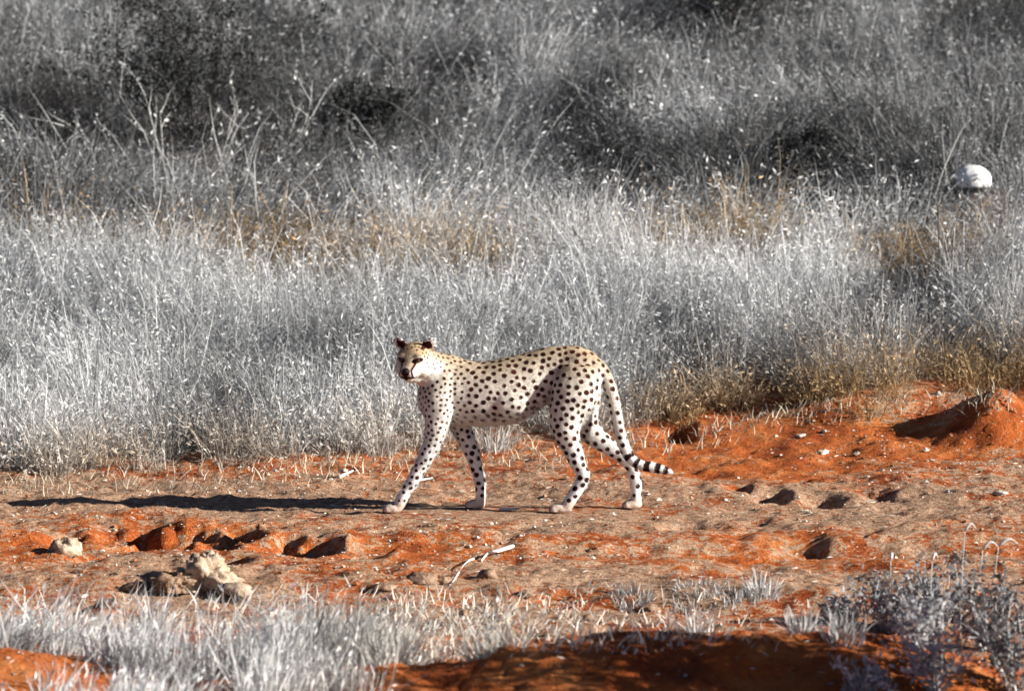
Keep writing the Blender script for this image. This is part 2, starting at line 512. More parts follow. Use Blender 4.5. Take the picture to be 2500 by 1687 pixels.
def tufts(Bl, X, Y, per, hmean, segs, wind, wscale=1.0, spread=.07, plume=.35, nfl=3, loose=1.0):
    n = len(X)
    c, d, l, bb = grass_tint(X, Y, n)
    Z = ground_z(X, Y)
    hs = hmean * np.clip(1 + .38 * fbm(X * 1.9, Y * 1.3, 3) + rng.normal(0, .22, n), .40, 1.8)
    sd = np.exp(-((X - STONE.x) / .26) ** 4) * (Y < STONE.y + .25) * sstep(STONE.y - 1.9, STONE.y - .6, Y)
    hs = hs * (1 - .75 * sd)
    dist = Y - edge_y(X)
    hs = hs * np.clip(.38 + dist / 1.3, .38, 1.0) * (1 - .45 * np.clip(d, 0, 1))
    idx = np.repeat(np.arange(n), per)
    m = len(idx)
    a = rng.uniform(0, 2 * np.pi, m); rr = spread * np.sqrt(rng.random(m))
    root = np.stack([X[idx] + rr * np.cos(a), Y[idx] + rr * np.sin(a), Z[idx] - .01], 1)
    root[:, 2] = ground_z(root[:, 0], root[:, 1]) - .015
    out = np.abs(rng.normal(0, .58, m))
    lean = np.stack([np.cos(a) * out, np.sin(a) * out], 1)
    wv = np.stack([wind * fbm(X * .5 + 40, Y * .35, 2), .1 * fbm(X * .6, Y * .4 + 9, 2)], 1)
    lean = lean * loose + wv[idx] + rng.normal(0, .24 * loose, (m, 2))
    lean[:, 0] += .10
    h = hs[idx] * np.clip(rng.beta(3.2, 1.8, m) * 1.45, .18, 1.4)
    colr = c[idx] * np.clip(rng.normal(1, .34, m), .25, 1.8)[:, None]
    colr = np.clip(colr, .02, .86)
    wdt = rng.uniform(.0030, .0062, m) * wscale
    tip = Bl.add(root, h, lean, wdt, colr, curl=.62, segs=segs)
    sel = rng.random(m) < plume
    k = sel.sum()
    for q in range(nfl):
        dv = np.stack([lean[sel, 0] * .9 + rng.normal(0, .5, k), lean[sel, 1] * .9 + rng.normal(0, .5, k), rng.normal(.25, .5, k)], 1)
        dv /= np.linalg.norm(dv, axis=1)[:, None]
        back = rng.uniform(.0, .65, k)[:, None] * (tip[sel] - root[sel])
        Bl.flakes(tip[sel] - back, dv, rng.uniform(.015, .050, k) * wscale, rng.uniform(.004, .012, k) * wscale,
                  np.clip(colr[sel] * rng.uniform(.75, 1.45, k)[:, None] + .03, .02, .88))

def scatter(x0, x1, y0, y1, density, widen=0.0):
    n = int((x1 - x0) * (y1 - y0) * density)
    X = rng.uniform(x0, x1, n); Y = rng.uniform(y0, y1, n)
    return X, Y

# near mass of grass, bordering the track
Bn = Blades()
X, Y = scatter(-3.9, 3.9, 1.2, 6.6, 46)
k = (Y > edge_y(X) + rng.normal(.02, .10, len(X))) & (rng.random(len(X)) > .55 * np.clip(field(RECESS_SHADE, X, Y), 0, 1))
X, Y = X[k], Y[k]
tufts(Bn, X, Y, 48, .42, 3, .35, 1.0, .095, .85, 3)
tag(Bn.build('grass', MAT_GRASS), 'tall pale dry grass bordering the far side of the red track', 'grass', kind='stuff')
# grass of the slope behind
Bf = Blades()
X, Y = scatter(-6.2, 6.2, 6.6, 22, 30)
k = (np.abs(X) < 3.2 + .105 * (Y + 6)) & (rng.random(len(X)) > .7 * np.clip(field(RECESS_SHADE, X, Y), 0, 1))
X, Y = X[k], Y[k]
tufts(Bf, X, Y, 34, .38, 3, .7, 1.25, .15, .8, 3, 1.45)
tag(Bf.build('grass', MAT_GRASS), 'grey dry grass covering the slope behind the ochre strip', 'grass', kind='stuff')
# long loose stems that stick out of the mass
Bs = Blades()
n = 600
X = rng.uniform(-5, 5, n); Y = rng.uniform(4.2, 17, n)
Z = ground_z(X, Y)
ln = np.stack([rng.normal(.25, .55, n) * np.where(X < 0, np.where(rng.random(n) < .6, -1, 1), 1), rng.normal(0, .2, n)], 1)
v = rng.uniform(.35, .85, n)
Bs.add(np.stack([X, Y, Z], 1), rng.uniform(.4, .72, n), ln, rng.uniform(.0035, .006, n), np.stack([v, v, v * .97], 1), .35, 3)
tag(Bs.build('grass_stems', MAT_GRASS), 'loose long pale stems rising from the grass of the slope', 'grass', kind='stuff')
# grass on the near side of the track
Bg = Blades()
fg_px = [(-100, 1560), (60, 1530), (150, 1545), (300, 1590), (450, 1600), (600, 1590), (800, 1570), (1000, 1570), (1200, 1582), (1400, 1590), (1550, 1590), (1700, 1580)]
bl_px = [(-200, 1900), (700, 1800), (850, 1720), (1000, 1690), (1200, 1650), (1400, 1622), (1600, 1600), (1750, 1590)]
BL_ = np.array([[*(on_ground(x, y)[:2])] for x, y in bl_px])
FE = np.array([[*(on_ground(x, y)[:2])] for x, y in fg_px])
X, Y = scatter(-3.2, .9, -7.2, -3.3, 62)
lim = np.interp(X, FE[:, 0], FE[:, 1])
corner = np.exp(-((X + 2.05) / .32) ** 2 - ((Y + 5.6) / .55) ** 2)
k = (Y < lim + rng.normal(0, .12, len(X)) + .55 * fbm(X * 1.7 + 8, Y * .6, 2)) & (fbm(X * 3.1, Y * 2.2 + 4, 2) > -.45 + .4 * rng.random(len(X))) & (rng.random(len(X)) > 1.4 * corner) & (Y > np.interp(X, BL_[:, 0], BL_[:, 1])) & (X < .75) & (rng.random(len(X)) > .68 * sstep(-1.0, .2, X))
X, Y = X[k], Y[k]
n = len(X)
per = 40
idx = np.repeat(np.arange(n), per); m = len(idx)
a = rng.uniform(0, 2 * np.pi, m); rr = .07 * np.sqrt(rng.random(m))
rx, ry = X[idx] + rr * np.cos(a), Y[idx] + rr * np.sin(a)
out = np.abs(rng.normal(0, .62, m)); lean = np.stack([np.cos(a) * out + .18 + .5 * fbm(X * 1.1, Y, 2)[idx], np.sin(a) * out], 1)
vb = np.clip(.56 + .22 * fbm(X * 1.8, Y * 1.8, 2) + .16 * sstep(-1.6, 0, X), .1, .85)
colr = np.clip(vb[idx] * rng.normal(1, .25, m), .05, .86)
wm = .12 * sstep(-1.2, .2, X)[idx]
cc = np.stack([colr, colr * (1 - wm * .7), colr * (.985 - wm * 1.8)], 1)
h = .16 * np.clip(rng.beta(2.2, 2.4, m) * 1.7, .15, 1.6) * np.clip(1 + .6 * fbm(X * 2.6, Y * 2, 2), .35, 1.9)[idx]
root = np.stack([rx, ry, ground_z(rx, ry) - .01], 1)
tip = Bg.add(root, h, lean, rng.uniform(.004, .008, m), cc, .5, 2)
sel = rng.random(m) < .35; k2 = sel.sum()
dv = np.stack([rng.normal(.35, .3, k2), rng.normal(0, .3, k2), rng.normal(.8, .3, k2)], 1); dv /= np.linalg.norm(dv, axis=1)[:, None]
Bg.flakes(tip[sel] - rng.random(k2)[:, None] * .6 * (tip[sel] - root[sel]), dv, rng.uniform(.015, .055, k2), rng.uniform(.005, .013, k2), np.clip(cc[sel] * 1.35, 0, .88))
tag(Bg.build('grass', MAT_GRASS), 'short whitish grass along the near side of the track', 'grass', kind='stuff')
# sparse stubble and straw bits lying on the track
Bl = Blades()
def sparse(n, fx, h0, h1, w0, w1, bright, warm):
    pts = np.array([[*(on_ground(*fx())[:2])] for _ in range(n)])
    x, y = pts[:, 0], pts[:, 1]
    v = rng.uniform(*bright, n)
    c = np.stack([v, v * (1 - warm * .35), v * (1 - warm)], 1)
    ln = np.stack([rng.normal(.3, .6, n), rng.normal(0, .5, n)], 1)
    Bl.add(np.stack([x, y, ground_z(x, y) - .005], 1), rng.uniform(h0, h1, n), ln, rng.uniform(w0, w1, n), c, .4, 2)
R_ = random.Random(3)
sparse(1500, lambda: (R_.triangular(500, 2000, 1050), R_.triangular(1425, 1610, 1550)), .02, .09, .005, .011, (.5, .85), .15)
sparse(190, lambda: (R_.uniform(60, 800), R_.uniform(1470, 1560)), .04, .16, .005, .010, (.5, .8), .1)
def edgepick():
    x = R_.uniform(-50, 2550); return x, np.interp(x, [q[0] for q in edge_px], [q[1] for q in edge_px]) + R_.triangular(-5, 75, 8)
sparse(1500, edgepick, .02, .10, .004, .010, (.3, .75), .30)
n = 4200
x = rng.uniform(-3.6, 3.6, n); y = rng.uniform(-6.2, 3.6, n)
kk = (y < edge_y(x) + .2); x, y = x[kk], y[kk]; n = len(x)
dv = np.stack([rng.normal(0, 1, n), rng.normal(0, 1, n), rng.normal(0, .12, n)], 1); dv /= np.linalg.norm(dv, axis=1)[:, None]
v = rng.uniform(.32, .82, n)
Bl.flakes(np.stack([x, y, ground_z(x, y) + .006], 1), dv, rng.uniform(.012, .05, n), rng.uniform(.003, .008, n), np.stack([v, v * .92, v * .80], 1))
tag(Bl.build('straw_litter', MAT_GRASS), 'sparse straw bits and stubble lying on the red track', 'straw', kind='stuff')

# gravel: crumbs of earth on the track
oct_v = np.array([[1, 0, 0], [-1, 0, 0], [0, 1, 0], [0, -1, 0], [0, 0, 1], [0, 0, -1]], float)
oct_f = np.array([[0, 2, 4], [2, 1, 4], [1, 3, 4], [3, 0, 4], [2, 0, 5], [1, 2, 5], [3, 1, 5], [0, 3, 5]])
n = 30000
x = rng.uniform(-3.6, 3.6, n); y = rng.uniform(-6.2, 5.5, n)
kk = (y < edge_y(x) + .3) & (fbm(x * .9, y * .9, 3) + rng.normal(0, .4, n) > -.1)
x, y = x[kk], y[kk]; n = len(x)
s = np.clip(rng.lognormal(-5.1, .45, n), .003, .016)
th = rng.uniform(0, 6.28, n); c_, s_ = np.cos(th), np.sin(th)
ov = oct_v[None] * (s[:, None] * (rng.uniform(.6, 1.3, (n, 3)) * np.array([1, 1, .6])))[:, None, :] * rng.uniform(.75, 1.25, (n, 6, 1))
V = np.stack([ov[..., 0] * c_[:, None] - ov[..., 1] * s_[:, None], ov[..., 0] * s_[:, None] + ov[..., 1] * c_[:, None], ov[..., 2]], -1)
V += np.stack([x, y, ground_z(x, y) + s * .15], 1)[:, None]
F = (oct_f[None] + (np.arange(n) * 6)[:, None, None]).reshape(-1)
me = fast_mesh('gravel', V.reshape(-1, 3), F, np.full(n * 8, 3))
pick = rng.random(n)[:, None]
gc = np.where(pick < .55, np.array([[.36, .13, .05]]), np.where(pick < .85, np.array([[.40, .26, .17]]), np.array([[.70, .64, .56]])))
gc = gc * rng.uniform(.6, 1.2, (n, 1))
set_color(me, 'tint', np.repeat(gc, 6, 0))
mg, nt, out = nodes_of('gravel')
a_ = N(nt, 'ShaderNodeAttribute', attribute_name='tint'); bs = N(nt, 'ShaderNodeBsdfPrincipled'); bs.inputs['Roughness'].default_value = .95
nt.links.new(a_.outputs['Color'], bs.inputs['Base Color']); nt.links.new(bs.outputs[0], out.inputs[0])
tag(link('gravel', me, mg), 'loose crumbs of red earth and grit on the track', 'gravel', kind='stuff')

# ------------------------------------------------------------------ the cheetah
def Z2P(zx, zy, y):
    """point on the animal at depth y, from the enlarged crop's coordinates"""
    return at_y(900 + zx / 2.905, 780 + zy / 2.906, y)
LV, LF = [], []
def loft(rings, seg=20):
    """rings: (centre, vecA, vecB) half axes"""
    prev = None
    for c, A, B in rings:
        ring = []
        for k in range(seg):
            t = 2 * math.pi * k / seg
            ring.append(len(LV)); LV.append(c + A * math.cos(t) + B * math.sin(t))
        if prev is None: LF.append(tuple(ring[::-1]))
        else:
            for k in range(seg): LF.append((prev[k], prev[(k + 1) % seg], ring[(k + 1) % seg], ring[k]))
        prev = ring
    LF.append(tuple(prev))
def catmull(pts, sub=4):
    P = [np.array(p, float) for p in pts]; P = [2 * P[0] - P[1]] + P + [2 * P[-1] - P[-2]]
    o = []
    for i in range(1, len(P) - 2):
        for k in range(sub):
            t = k / sub
            a, b_, c, d = P[i - 1], P[i], P[i + 1], P[i + 2]
            o.append(.5 * (2 * b_ + (c - a) * t + (2 * a - 5 * b_ + 4 * c - d) * t * t + (3 * b_ - a - 3 * c + d) * t ** 3))
    o.append(P[-2]); return o
def limb(pts, sub=3):
    """pts: (zx, zy, y, fore-aft radius, side radius)"""
    q = [(*Z2P(a, b_, y), r1, r2) for a, b_, y, r1, r2 in pts]
    q = catmull(q, sub); rings = []
    for i, p in enumerate(q):
        d = Vector((q[min(i + 1, len(q) - 1)] - q[max(i - 1, 0)])[:3]); d.normalize()
        side = Vector((0, 1, 0)); side = (side - d * side.dot(d)).normalized()
        f = d.cross(side)
        rings.append((Vector(p[:3]), f * max(p[3], .004), side * max(p[4], .004)))
    loft(rings)
def blob(c, A, B, C):
    n_ = 9; rings = []
    for i in range(n_):
        t = -math.pi / 2 + math.pi * (i + .5) / n_
        rings.append((c + C * math.sin(t), A * math.cos(t), B * math.cos(t)))
    loft(rings, 14)

# trunk
tr = [(405, 400, 620, .045), (440, 325, 690, .072), (500, 268, 728, .090), (600, 254, 742, .100), (700, 286, 748, .104), (800, 296, 751, .112), (920, 276, 748, .112),
      (1050, 249, 724, .102), (1150, 223, 672, .090), (1250, 198, 600, .074), (1370, 182, 555, .068), (1470, 186, 545, .082),
      (1560, 212, 530, .074), (1630, 258, 480, .058), (1668, 310, 420, .03)]
q = []
for zx, t, b_, hw in tr:
    pt, pb = Z2P(zx, t, 0), Z2P(zx, b_, 0)
    q.append((pt.x, .0, (pt.z + pb.z) / 2, (pt.z - pb.z) / 2, hw))
rings = []
for p in catmull(q, 3):
    rings.append((Vector(p[:3]), Vector((0, 0, p[3])), Vector((0, p[4], 0))))
loft(rings, 28)
# neck
nk = [(600, 440, .0, .125, .085), (520, 400, -.01, .120, .085), (455, 365, -.03, .104, .082), (405, 325, -.06, .088, .078), (360, 295, -.085, .078, .074)]
q = catmull([(*Z2P(a, b_, y), r1, r2) for a, b_, y, r1, r2 in nk], 3); rings = []
for i, p in enumerate(q):
    d = Vector((q[min(i + 1, len(q) - 1)] - q[max(i - 1, 0)])[:3]).normalized()
    side = Vector((0, 1, 0)); side = (side - d * side.dot(d)).normalized()
    rings.append((Vector(p[:3]), d.cross(side) * p[3], side * p[4]))
loft(rings)
# shoulder blades and front of the chest
blob(Z2P(520, 450, -.065), Vector((.075, 0, .02)), Vector((0, .042, 0)), Vector((-.03, 0, .12)))
blob(Z2P(520, 450, .065), Vector((.075, 0, .02)), Vector((0, .042, 0)), Vector((-.03, 0, .12)))
blob(Z2P(430, 560, -.02), Vector((.06, 0, 0)), Vector((0, .075, 0)), Vector((0, 0, .10)))
blob(Z2P(985, 565, -.046), Vector((.118, 0, .02)), Vector((0, .076, 0)), Vector((-.02, 0, .098)))     # full belly
# near front leg
limb([(520, 430, -.045, .085, .066), (495, 560, -.060, .082, .070), (487, 690, -.074, .068, .060), (470, 800, -.084, .052, .047), (435, 910, -.088, .041, .034),
      (380, 1020, -.088, .035, .031), (318, 1130, -.088, .031, .029), (262, 1225, -.088, .028, .027), (222, 1300, -.088, .028, .028), (205, 1335, -.088, .024, .026)])
# far front leg
limb([(560, 560, .055, .07, .045), (610, 680, .075, .06, .045), (668, 790, .085, .048, .038), (708, 880, .085, .043, .034), (740, 970, .085, .037, .031), (768, 1060, .085, .031, .028),
      (789, 1150, .085, .028, .026), (795, 1240, .085, .026, .025), (790, 1305, .085, .026, .026), (785, 1325, .085, .022, .024)])
# near hind leg
limb([(1490, 330, -.030, .105, .070), (1480, 430, -.045, .122, .086), (1450, 540, -.058, .118, .088), (1415, 640, -.070, .097, .078), (1398, 730, -.080, .080, .066), (1403, 810, -.086, .068, .056),
      (1435, 900, -.088, .052, .037), (1468, 980, -.088, .042, .032), (1502, 1060, -.088, .034, .028), (1522, 1105, -.088, .032, .027), (1500, 1170, -.088, .030, .026), (1450, 1250, -.088, .029, .027),
      (1405, 1315, -.088, .029, .028), (1385, 1340, -.088, .024, .026)], 4)
blob(Z2P(1538, 1090, -.088), Vector((.022, 0, .008)), Vector((0, .018, 0)), Vector((-.01, 0, .03)))     # heel of the hock
# far hind leg
limb([(1500, 420, .045, .10, .05), (1500, 560, .065, .10, .052), (1515, 680, .078, .082, .05), (1556, 770, .085, .064, .044), (1625, 840, .085, .053, .037), (1705, 900, .085, .043, .032),
      (1790, 965, .085, .035, .028), (1856, 1030, .085, .032, .026), (1885, 1115, .085, .029, .026), (1897, 1215, .085, .027, .025), (1897, 1285, .085, .028, .027), (1893, 1310, .085, .024, .026)], 4)
blob(Z2P(1878, 1010, .085), Vector((.02, 0, .006)), Vector((0, .017, 0)), Vector((-.004, 0, .03)))
# paws
def paw(x, y, length=.095, wid=.034, dirx=-1, hgt=.026):
    for k, dy in enumerate((-.022, -.008, .008, .022)):
        ex = length * (.62 if k in (0, 3) else .74)
        blob(Vector((x + dirx * ex * .82, y + dy, .018)), Vector((.021, 0, 0)), Vector((0, .0125, 0)), Vector((0, 0, .019)))
    blob(Vector((x + dirx * length * .25, y, .024)), Vector((length * .52, 0, 0)), Vector((0, wid, 0)), Vector((0, 0, .027)))
PAWS = []
for zx, zy, y in ((205, 1350, -.088), (790, 1335, .085), (1385, 1350, -.088), (1905, 1312, .085)):
    p = Z2P(zx, zy, y); PAWS.append(p); paw(p.x, y)
# tail
tail_pts = [(1625, 330, .0, .040, .040), (1668, 380, -.005, .034, .034), (1705, 450, -.015, .031, .031), (1735, 560, -.02, .030, .030), (1758, 690, -.02, .029, .029), (1780, 800, -.02, .028, .028),
            (1815, 910, -.02, .028, .028), (1862, 990, -.02, .027, .027), (1935, 1030, -.02, .026, .026), (2030, 1048, -.02, .026, .026), (2100, 1066, -.02, .021, .021), (2155, 1083, -.02, .006, .006)]
limb(tail_pts, 5)
TAIL = [Vector(p[:3]) for p in catmull([tuple(Z2P(a, b_, y)) for a, b_, y, _, _ in tail_pts], 10)]
# head
YAW, PIT = R(20), R(8)
hf = Vector((-math.sin(YAW) * math.cos(PIT), -math.cos(YAW) * math.cos(PIT), -math.sin(PIT)))
hu = Vector((math.cos(YAW), -math.sin(YAW), 0)); hv = hu.cross(hf) * -1
if hv.z < 0: hv = -hv
HC = Z2P(326, 284, -.115)
def H(u, v, w): return HC + hu * u + hv * v + hf * w
hr = [(-.095, -.005, .040, .04), (-.07, .0, .070, .068), (-.03, .002, .086, .084), (.01, .0, .089, .084), (.04, -.008, .082, .077), (.065, -.020, .066, .062), (.085, -.032, .052, .047),
      (.105, -.038, .044, .038), (.125, -.042, .037, .031), (.138, -.044, .022, .018)]
rings = [(H(0, p[1], p[0]), hu * p[2], hv * p[3]) for p in catmull(hr, 3)]
loft(rings, 24)
for s in (-1, 1):
    blob(H(s * .052, -.040, .022), hu * .042, hv * .042, hf * .05)            # cheeks
    blob(H(s * .040, .030, .050), hu * .030, hv * .018, hf * .022)            # brows
    blob(H(s * .021, -.050, .112), hu * .024, hv * .020, hf * .022)           # whisker pads
    # ears: short rounded cups
    ec = H(s * .078, .078, -.015)
    ou = (hu * s * .75 + hv * .66).normalized(); tn = (hf * .85 + hu * s * .5); tn = (tn - ou * tn.dot(ou)).normalized(); wd = ou.cross(tn)
    blob(ec, wd * .035, tn * .011, ou * .042)
blob(H(0, -.072, .092), hu * .026, hv * .016, hf * .03)                      # chin
blob(H(0, -.075, .03), hu * .05, hv * .035, hf * .05)                        # throat

tmp = bpy.data.meshes.new('tmp')
tmp.from_pydata([tuple(v) for v in LV], [], LF)
bm = bmesh.new(); bm.from_mesh(tmp); bmesh.ops.recalc_face_normals(bm, faces=bm.faces); bm.to_mesh(tmp); bm.free()
to = bpy.data.objects.new('tmp', tmp); col.objects.link(to)
md = to.modifiers.new('r', 'REMESH'); md.mode = 'VOXEL'; md.voxel_size = .0052; md.use_smooth_shade = True
sm = to.modifiers.new('s', 'SMOOTH'); sm.factor = .5; sm.iterations = 7
dg = bpy.context.evaluated_depsgraph_get(); dg.update()
body_me = bpy.data.meshes.new_from_object(to.evaluated_get(dg))
bpy.data.objects.remove(to); bpy.data.meshes.remove(tmp)
body_me.name = 'body'
nv = len(body_me.vertices)
BV = np.empty(nv * 3, np.float32); body_me.vertices.foreach_get('co', BV); BV = BV.reshape(-1, 3).astype(float)
BN = np.empty(nv * 3, np.float32); body_me.vertices.foreach_get('normal', BN); BN = BN.reshape(-1, 3).astype(float)
# muscle and bone relief, lightly
rel = .0022 * fbm(BV[:, 0] * 16 + BV[:, 1] * 7, BV[:, 2] * 14, 2)
BV += BN * rel[:, None]
foot = min(BV[:, 2].min(), 0.0)
body_me.vertices.foreach_set('co', BV.astype(np.float32).ravel()); body_me.update()

# --- coat
HCn = np.array(HC)
loc = BV - HCn
hu_, hv_, hf_ = np.array(hu), np.array(hv), np.array(hf)
U, Vv, W = loc @ hu_, loc @ hv_, loc @ hf_
head_w = (np.linalg.norm(loc, axis=1) < .155) & (W > -.06)
T = np.array([tuple(t) for t in TAIL]); arc = np.linspace(0, 1, len(T))
dT = np.full(nv, 9.0); aT = np.zeros(nv)
for i in range(len(T)):
    dd = np.linalg.norm(BV - T[i], axis=1); b_ = dd < dT; dT[b_] = dd[b_]; aT[b_] = arc[i]
tail_w = (dT < .05) & (aT > .10) & (BV[:, 0] > float(Z2P(1660, 600, 0).x) - .01) & (BV[:, 1] < .035)
near_hind = (BV[:, 0] < float(Z2P(1690, 600, 0).x)) & (aT < .30)
x0, x1 = float(Z2P(400, 0, 0).x), float(Z2P(1650, 0, 0).x)
zt = BV[:, 2]
top = sstep(.45, .80, zt) * sstep(-.3, .7, BN[:, 2])
tan = np.array([.50, .385, .255]); cream = np.array([.78, .725, .64]); white = np.array([.86, .84, .80])
base = cream[None] * (1 - top[:, None]) + tan[None] * top[:, None]
wh = np.clip(sstep(.42, .26, zt) * .8 + sstep(-.35, -.85, BN[:, 2]) * (zt < .6) + sstep(.62, .42, zt) * .35, 0, 1)
base = base * (1 - wh[:, None]) + white[None] * wh[:, None]
# head colouring
hw_ = np.clip(sstep(.0, -.03, Vv) * sstep(-.07, -.02, W) + sstep(.045, .03, np.abs(np.abs(U) - .045)) * 0, 0, 1) * head_w
base = base * (1 - hw_[:, None]) + np.array([.72, .68, .62]) * hw_[:, None]
crown = head_w * sstep(.02, .06, Vv)
base = base * (1 - .6 * crown[:, None]) + np.array([.56, .38, .20]) * .6 * crown[:, None]
sock = sstep(.085, .03, zt)[:, None]
base = base * (1 - .6 * sock) + np.array([.50, .28, .16]) * .6 * sock
tailw_end = tail_w & (aT > .955)
base[tailw_end] = (.86, .85, .83)
base *= (1 + .10 * fbm(BV[:, 0] * 22, BV[:, 2] * 22 + BV[:, 1] * 9, 3))[:, None]

# --- spots: one by one, spread evenly over the skin
order = rng.permutation(nv)
kd = kdtree.KDTree(nv)
for i in range(nv): kd.insert(BV[i], i)
kd.balance()
shoulder = sstep(float(Z2P(760, 0, 0).x), float(Z2P(620, 0, 0).x), BV[:, 0])
rad = .0112 - .0040 * shoulder + .0018 * sstep(.45, .2, zt)
gap = .0310 - .0068 * shoulder + .003 * sstep(.4, .2, zt)
lower = sstep(.16, .06, zt)
rad = rad * (1 - .25 * lower)
rad = np.where(head_w, .0048, rad); gap = np.where(head_w, .019, gap)
rad = np.where(tail_w, .0115, rad); gap = np.where(tail_w, .036, gap)
allow = np.ones(nv, bool)
allow &= ~((BN[:, 2] < -.72) & (zt < .62) & (zt > .25))
allow &= ~(head_w & ((W > .045) | (Vv < -.045)))
allow &= zt > .045
allow &= ~(tail_w & (aT > .60))
inner = (zt < .42) & (BV[:, 1] * BN[:, 1] < -.02) & (np.abs(BN[:, 1]) > .5)
allow &= ~(inner & (rng.random(nv) < .6))
done = np.zeros(nv, bool)
D = np.full(nv, 5.0)
for i in order:
    if done[i] or not allow[i]: continue
    g = gap[i] * random.uniform(.95, 1.08)
    r = rad[i] * random.uniform(.84, 1.12)
    st = random.uniform(1.0, 1.22)
    ang = random.uniform(-.5, .5)
    ax = np.array([math.cos(ang), 0, math.sin(ang)])
    for co, j, dd in kd.find_range(BV[i], max(g, r * 2.4)):
        if BN[j] @ BN[i] < .1: continue
        if dd < g: done[j] = True
        dv = BV[j] - BV[i]
        al = (dv @ ax)
        de = math.sqrt(max(dd * dd - al * al, 0) + (al / st) ** 2)
        e = (de - r) / .008
        if e < D[j]: D[j] = e
# tail rings
ring = tail_w & (aT > .58) & (aT < .955)
ph = np.sin((aT - .58) * 2 * np.pi / .078 + .6 * np.sin(BV[:, 1] * 60))
dark_end = np.clip((aT - .58) / .3, 0, 1)
D[ring] = np.minimum(D[ring], -(ph[ring] - .35 + .65 * dark_end[ring]) * 1.2)
# toes: dark clefts between them
for p_ in PAWS:
    dx_ = BV[:, 0] - p_.x; dy_ = BV[:, 1] - p_.y
    on = (zt < .036) & (dx_ < -.034) & (dx_ > -.12) & (np.abs(dy_) < .05)
    cl = np.minimum.reduce([np.abs(dy_ - q) for q in (-.0155, 0.0, .0155)])
    D[on] = np.minimum(D[on], (cl[on] - .0022) / .003)
    pad = on & (zt < .010); D[pad] = -1
# face marks: tear line, eye rims, lips, ears
def seg_d(u, v, u0, v0, u1, v1):
    t = np.clip(((u - u0) * (u1 - u0) + (v - v0) * (v1 - v0)) / ((u1 - u0) ** 2 + (v1 - v0) ** 2), 0, 1)
    return np.hypot(u - u0 - t * (u1 - u0), v - v0 - t * (v1 - v0))
AU = np.abs(U)
front = head_w & (W > .02)
lines = np.minimum.reduce([seg_d(AU, Vv, .038, .008, .028, -.022) - .005, seg_d(AU, Vv, .028, -.022, .036, -.058) - .004,
                           seg_d(AU, Vv, .030, .014, .056, .018) - .0105, seg_d(AU, Vv, 0, -.058, .034, -.062) - .0065,
                           seg_d(AU, Vv, .0, -.066, .0, -.036) - .009, np.hypot(AU, (Vv + .032) * 1.1) - .022])
D[front] = np.minimum(D[front], lines[front] / .006)
ear = (AU > .045) & (Vv > .062) & (np.linalg.norm(loc, axis=1) < .19) & (W > -.09) & (W < .06)
eb = ear & (Vv < .095) & (AU < .092)
D[eb & (BN @ hf_ > .05)] = -1.0
base[ear] = (.80, .77, .73)
set_color(body_me, 'coat', np.clip(base, 0.01, .9)); set_float(body_me, 'spot', D)
def coat_material():
    m, nt, out = nodes_of('spotted_coat')
    a = N(nt, 'ShaderNodeAttribute', attribute_name='coat'); s = N(nt, 'ShaderNodeAttribute', attribute_name='spot')
    tc = nt.nodes.new('ShaderNodeTexCoord')
    n1 = noise_tex(nt, 160, 3, .6, tc.outputs['Object'])
    ma = N(nt, 'ShaderNodeMath', operation='MULTIPLY_ADD'); nt.links.new(n1, ma.inputs[0]); ma.inputs[1].default_value = .7; nt.links.new(s.outputs['Fac'], ma.inputs[2])
    r = ramp(nt, ma.outputs[0], [(0, (1, 1, 1)), (.18, (1, 1, 1)), (.62, (0, 0, 0)), (1, (0, 0, 0))])
    n2 = noise_tex(nt, 9, 2, .5, tc.outputs['Object'])
    sc = ramp(nt, n2, [(.35, (.018, .006, .005)), (.7, (.07, .010, .006))]).outputs[0]
    c = mixc(nt, r.outputs[0], a.outputs['Color'], sc)
    bs = N(nt, 'ShaderNodeBsdfPrincipled'); bs.inputs['Roughness'].default_value = .8; bs.inputs['Specular IOR Level'].default_value = .15
    nt.links.new(c, bs.inputs['Base Color'])
    bp = N(nt, 'ShaderNodeBump'); bp.inputs['Strength'].default_value = .5; bp.inputs['Distance'].default_value = .004
    nt.links.new(n1, bp.inputs['Height']); nt.links.new(bp.outputs[0], bs.inputs['Normal'])
    nt.links.new(bs.outputs[0], out.inputs[0])
    return m
MAT_COAT = coat_material()
lift = gz(float(PAWS[0].x), -.088)
cheetah = empty('cheetah', (0, 0, 0))
tag(cheetah, 'spotted cheetah walking along the red track, face turned aside, ringed tail hanging', 'cheetah')
body = link('body', body_me, MAT_COAT, cheetah)
# short fur standing off the skin
nh = 130000
hi = rng.integers(0, nv, nh)
P0 = BV[hi]; Nn = BN[hi]
flow = np.zeros((nh, 3)); flow[:, 0] = .8; flow[:, 2] = -.5
flow -= Nn * (flow * Nn).sum(1)[:, None]
leng = np.where(zt[hi] < .12, .005, .011) * rng.uniform(.6, 1.3, nh)
belly = (Nn[:, 2] < -.4) & (zt[hi] > .35) & (zt[hi] < .6); leng[belly] *= 1.9
leng[head_w[hi]] *= .6
dirv = flow + Nn * .32 + rng.normal(0, .25, (nh, 3)); dirv /= np.linalg.norm(dirv, axis=1)[:, None]
side = np.cross(dirv, Nn); side /= np.linalg.norm(side, axis=1)[:, None] + 1e-9
jit = rng.normal(0, .0015, (nh, 3))
P0 = P0 + jit - Nn * .001
FV = np.stack([P0 - side * .0009, P0 + side * .0009, P0 + dirv * leng[:, None]], 1).reshape(-1, 3)
fur_me = fast_mesh('fur', FV, np.arange(nh * 3), np.full(nh, 3))
set_color(fur_me, 'coat', np.repeat(np.clip(base[hi] * rng.uniform(.68, 1.15, (nh, 1)), 0, .9), 3, 0)); set_float(fur_me, 'spot', np.repeat(D[hi], 3))
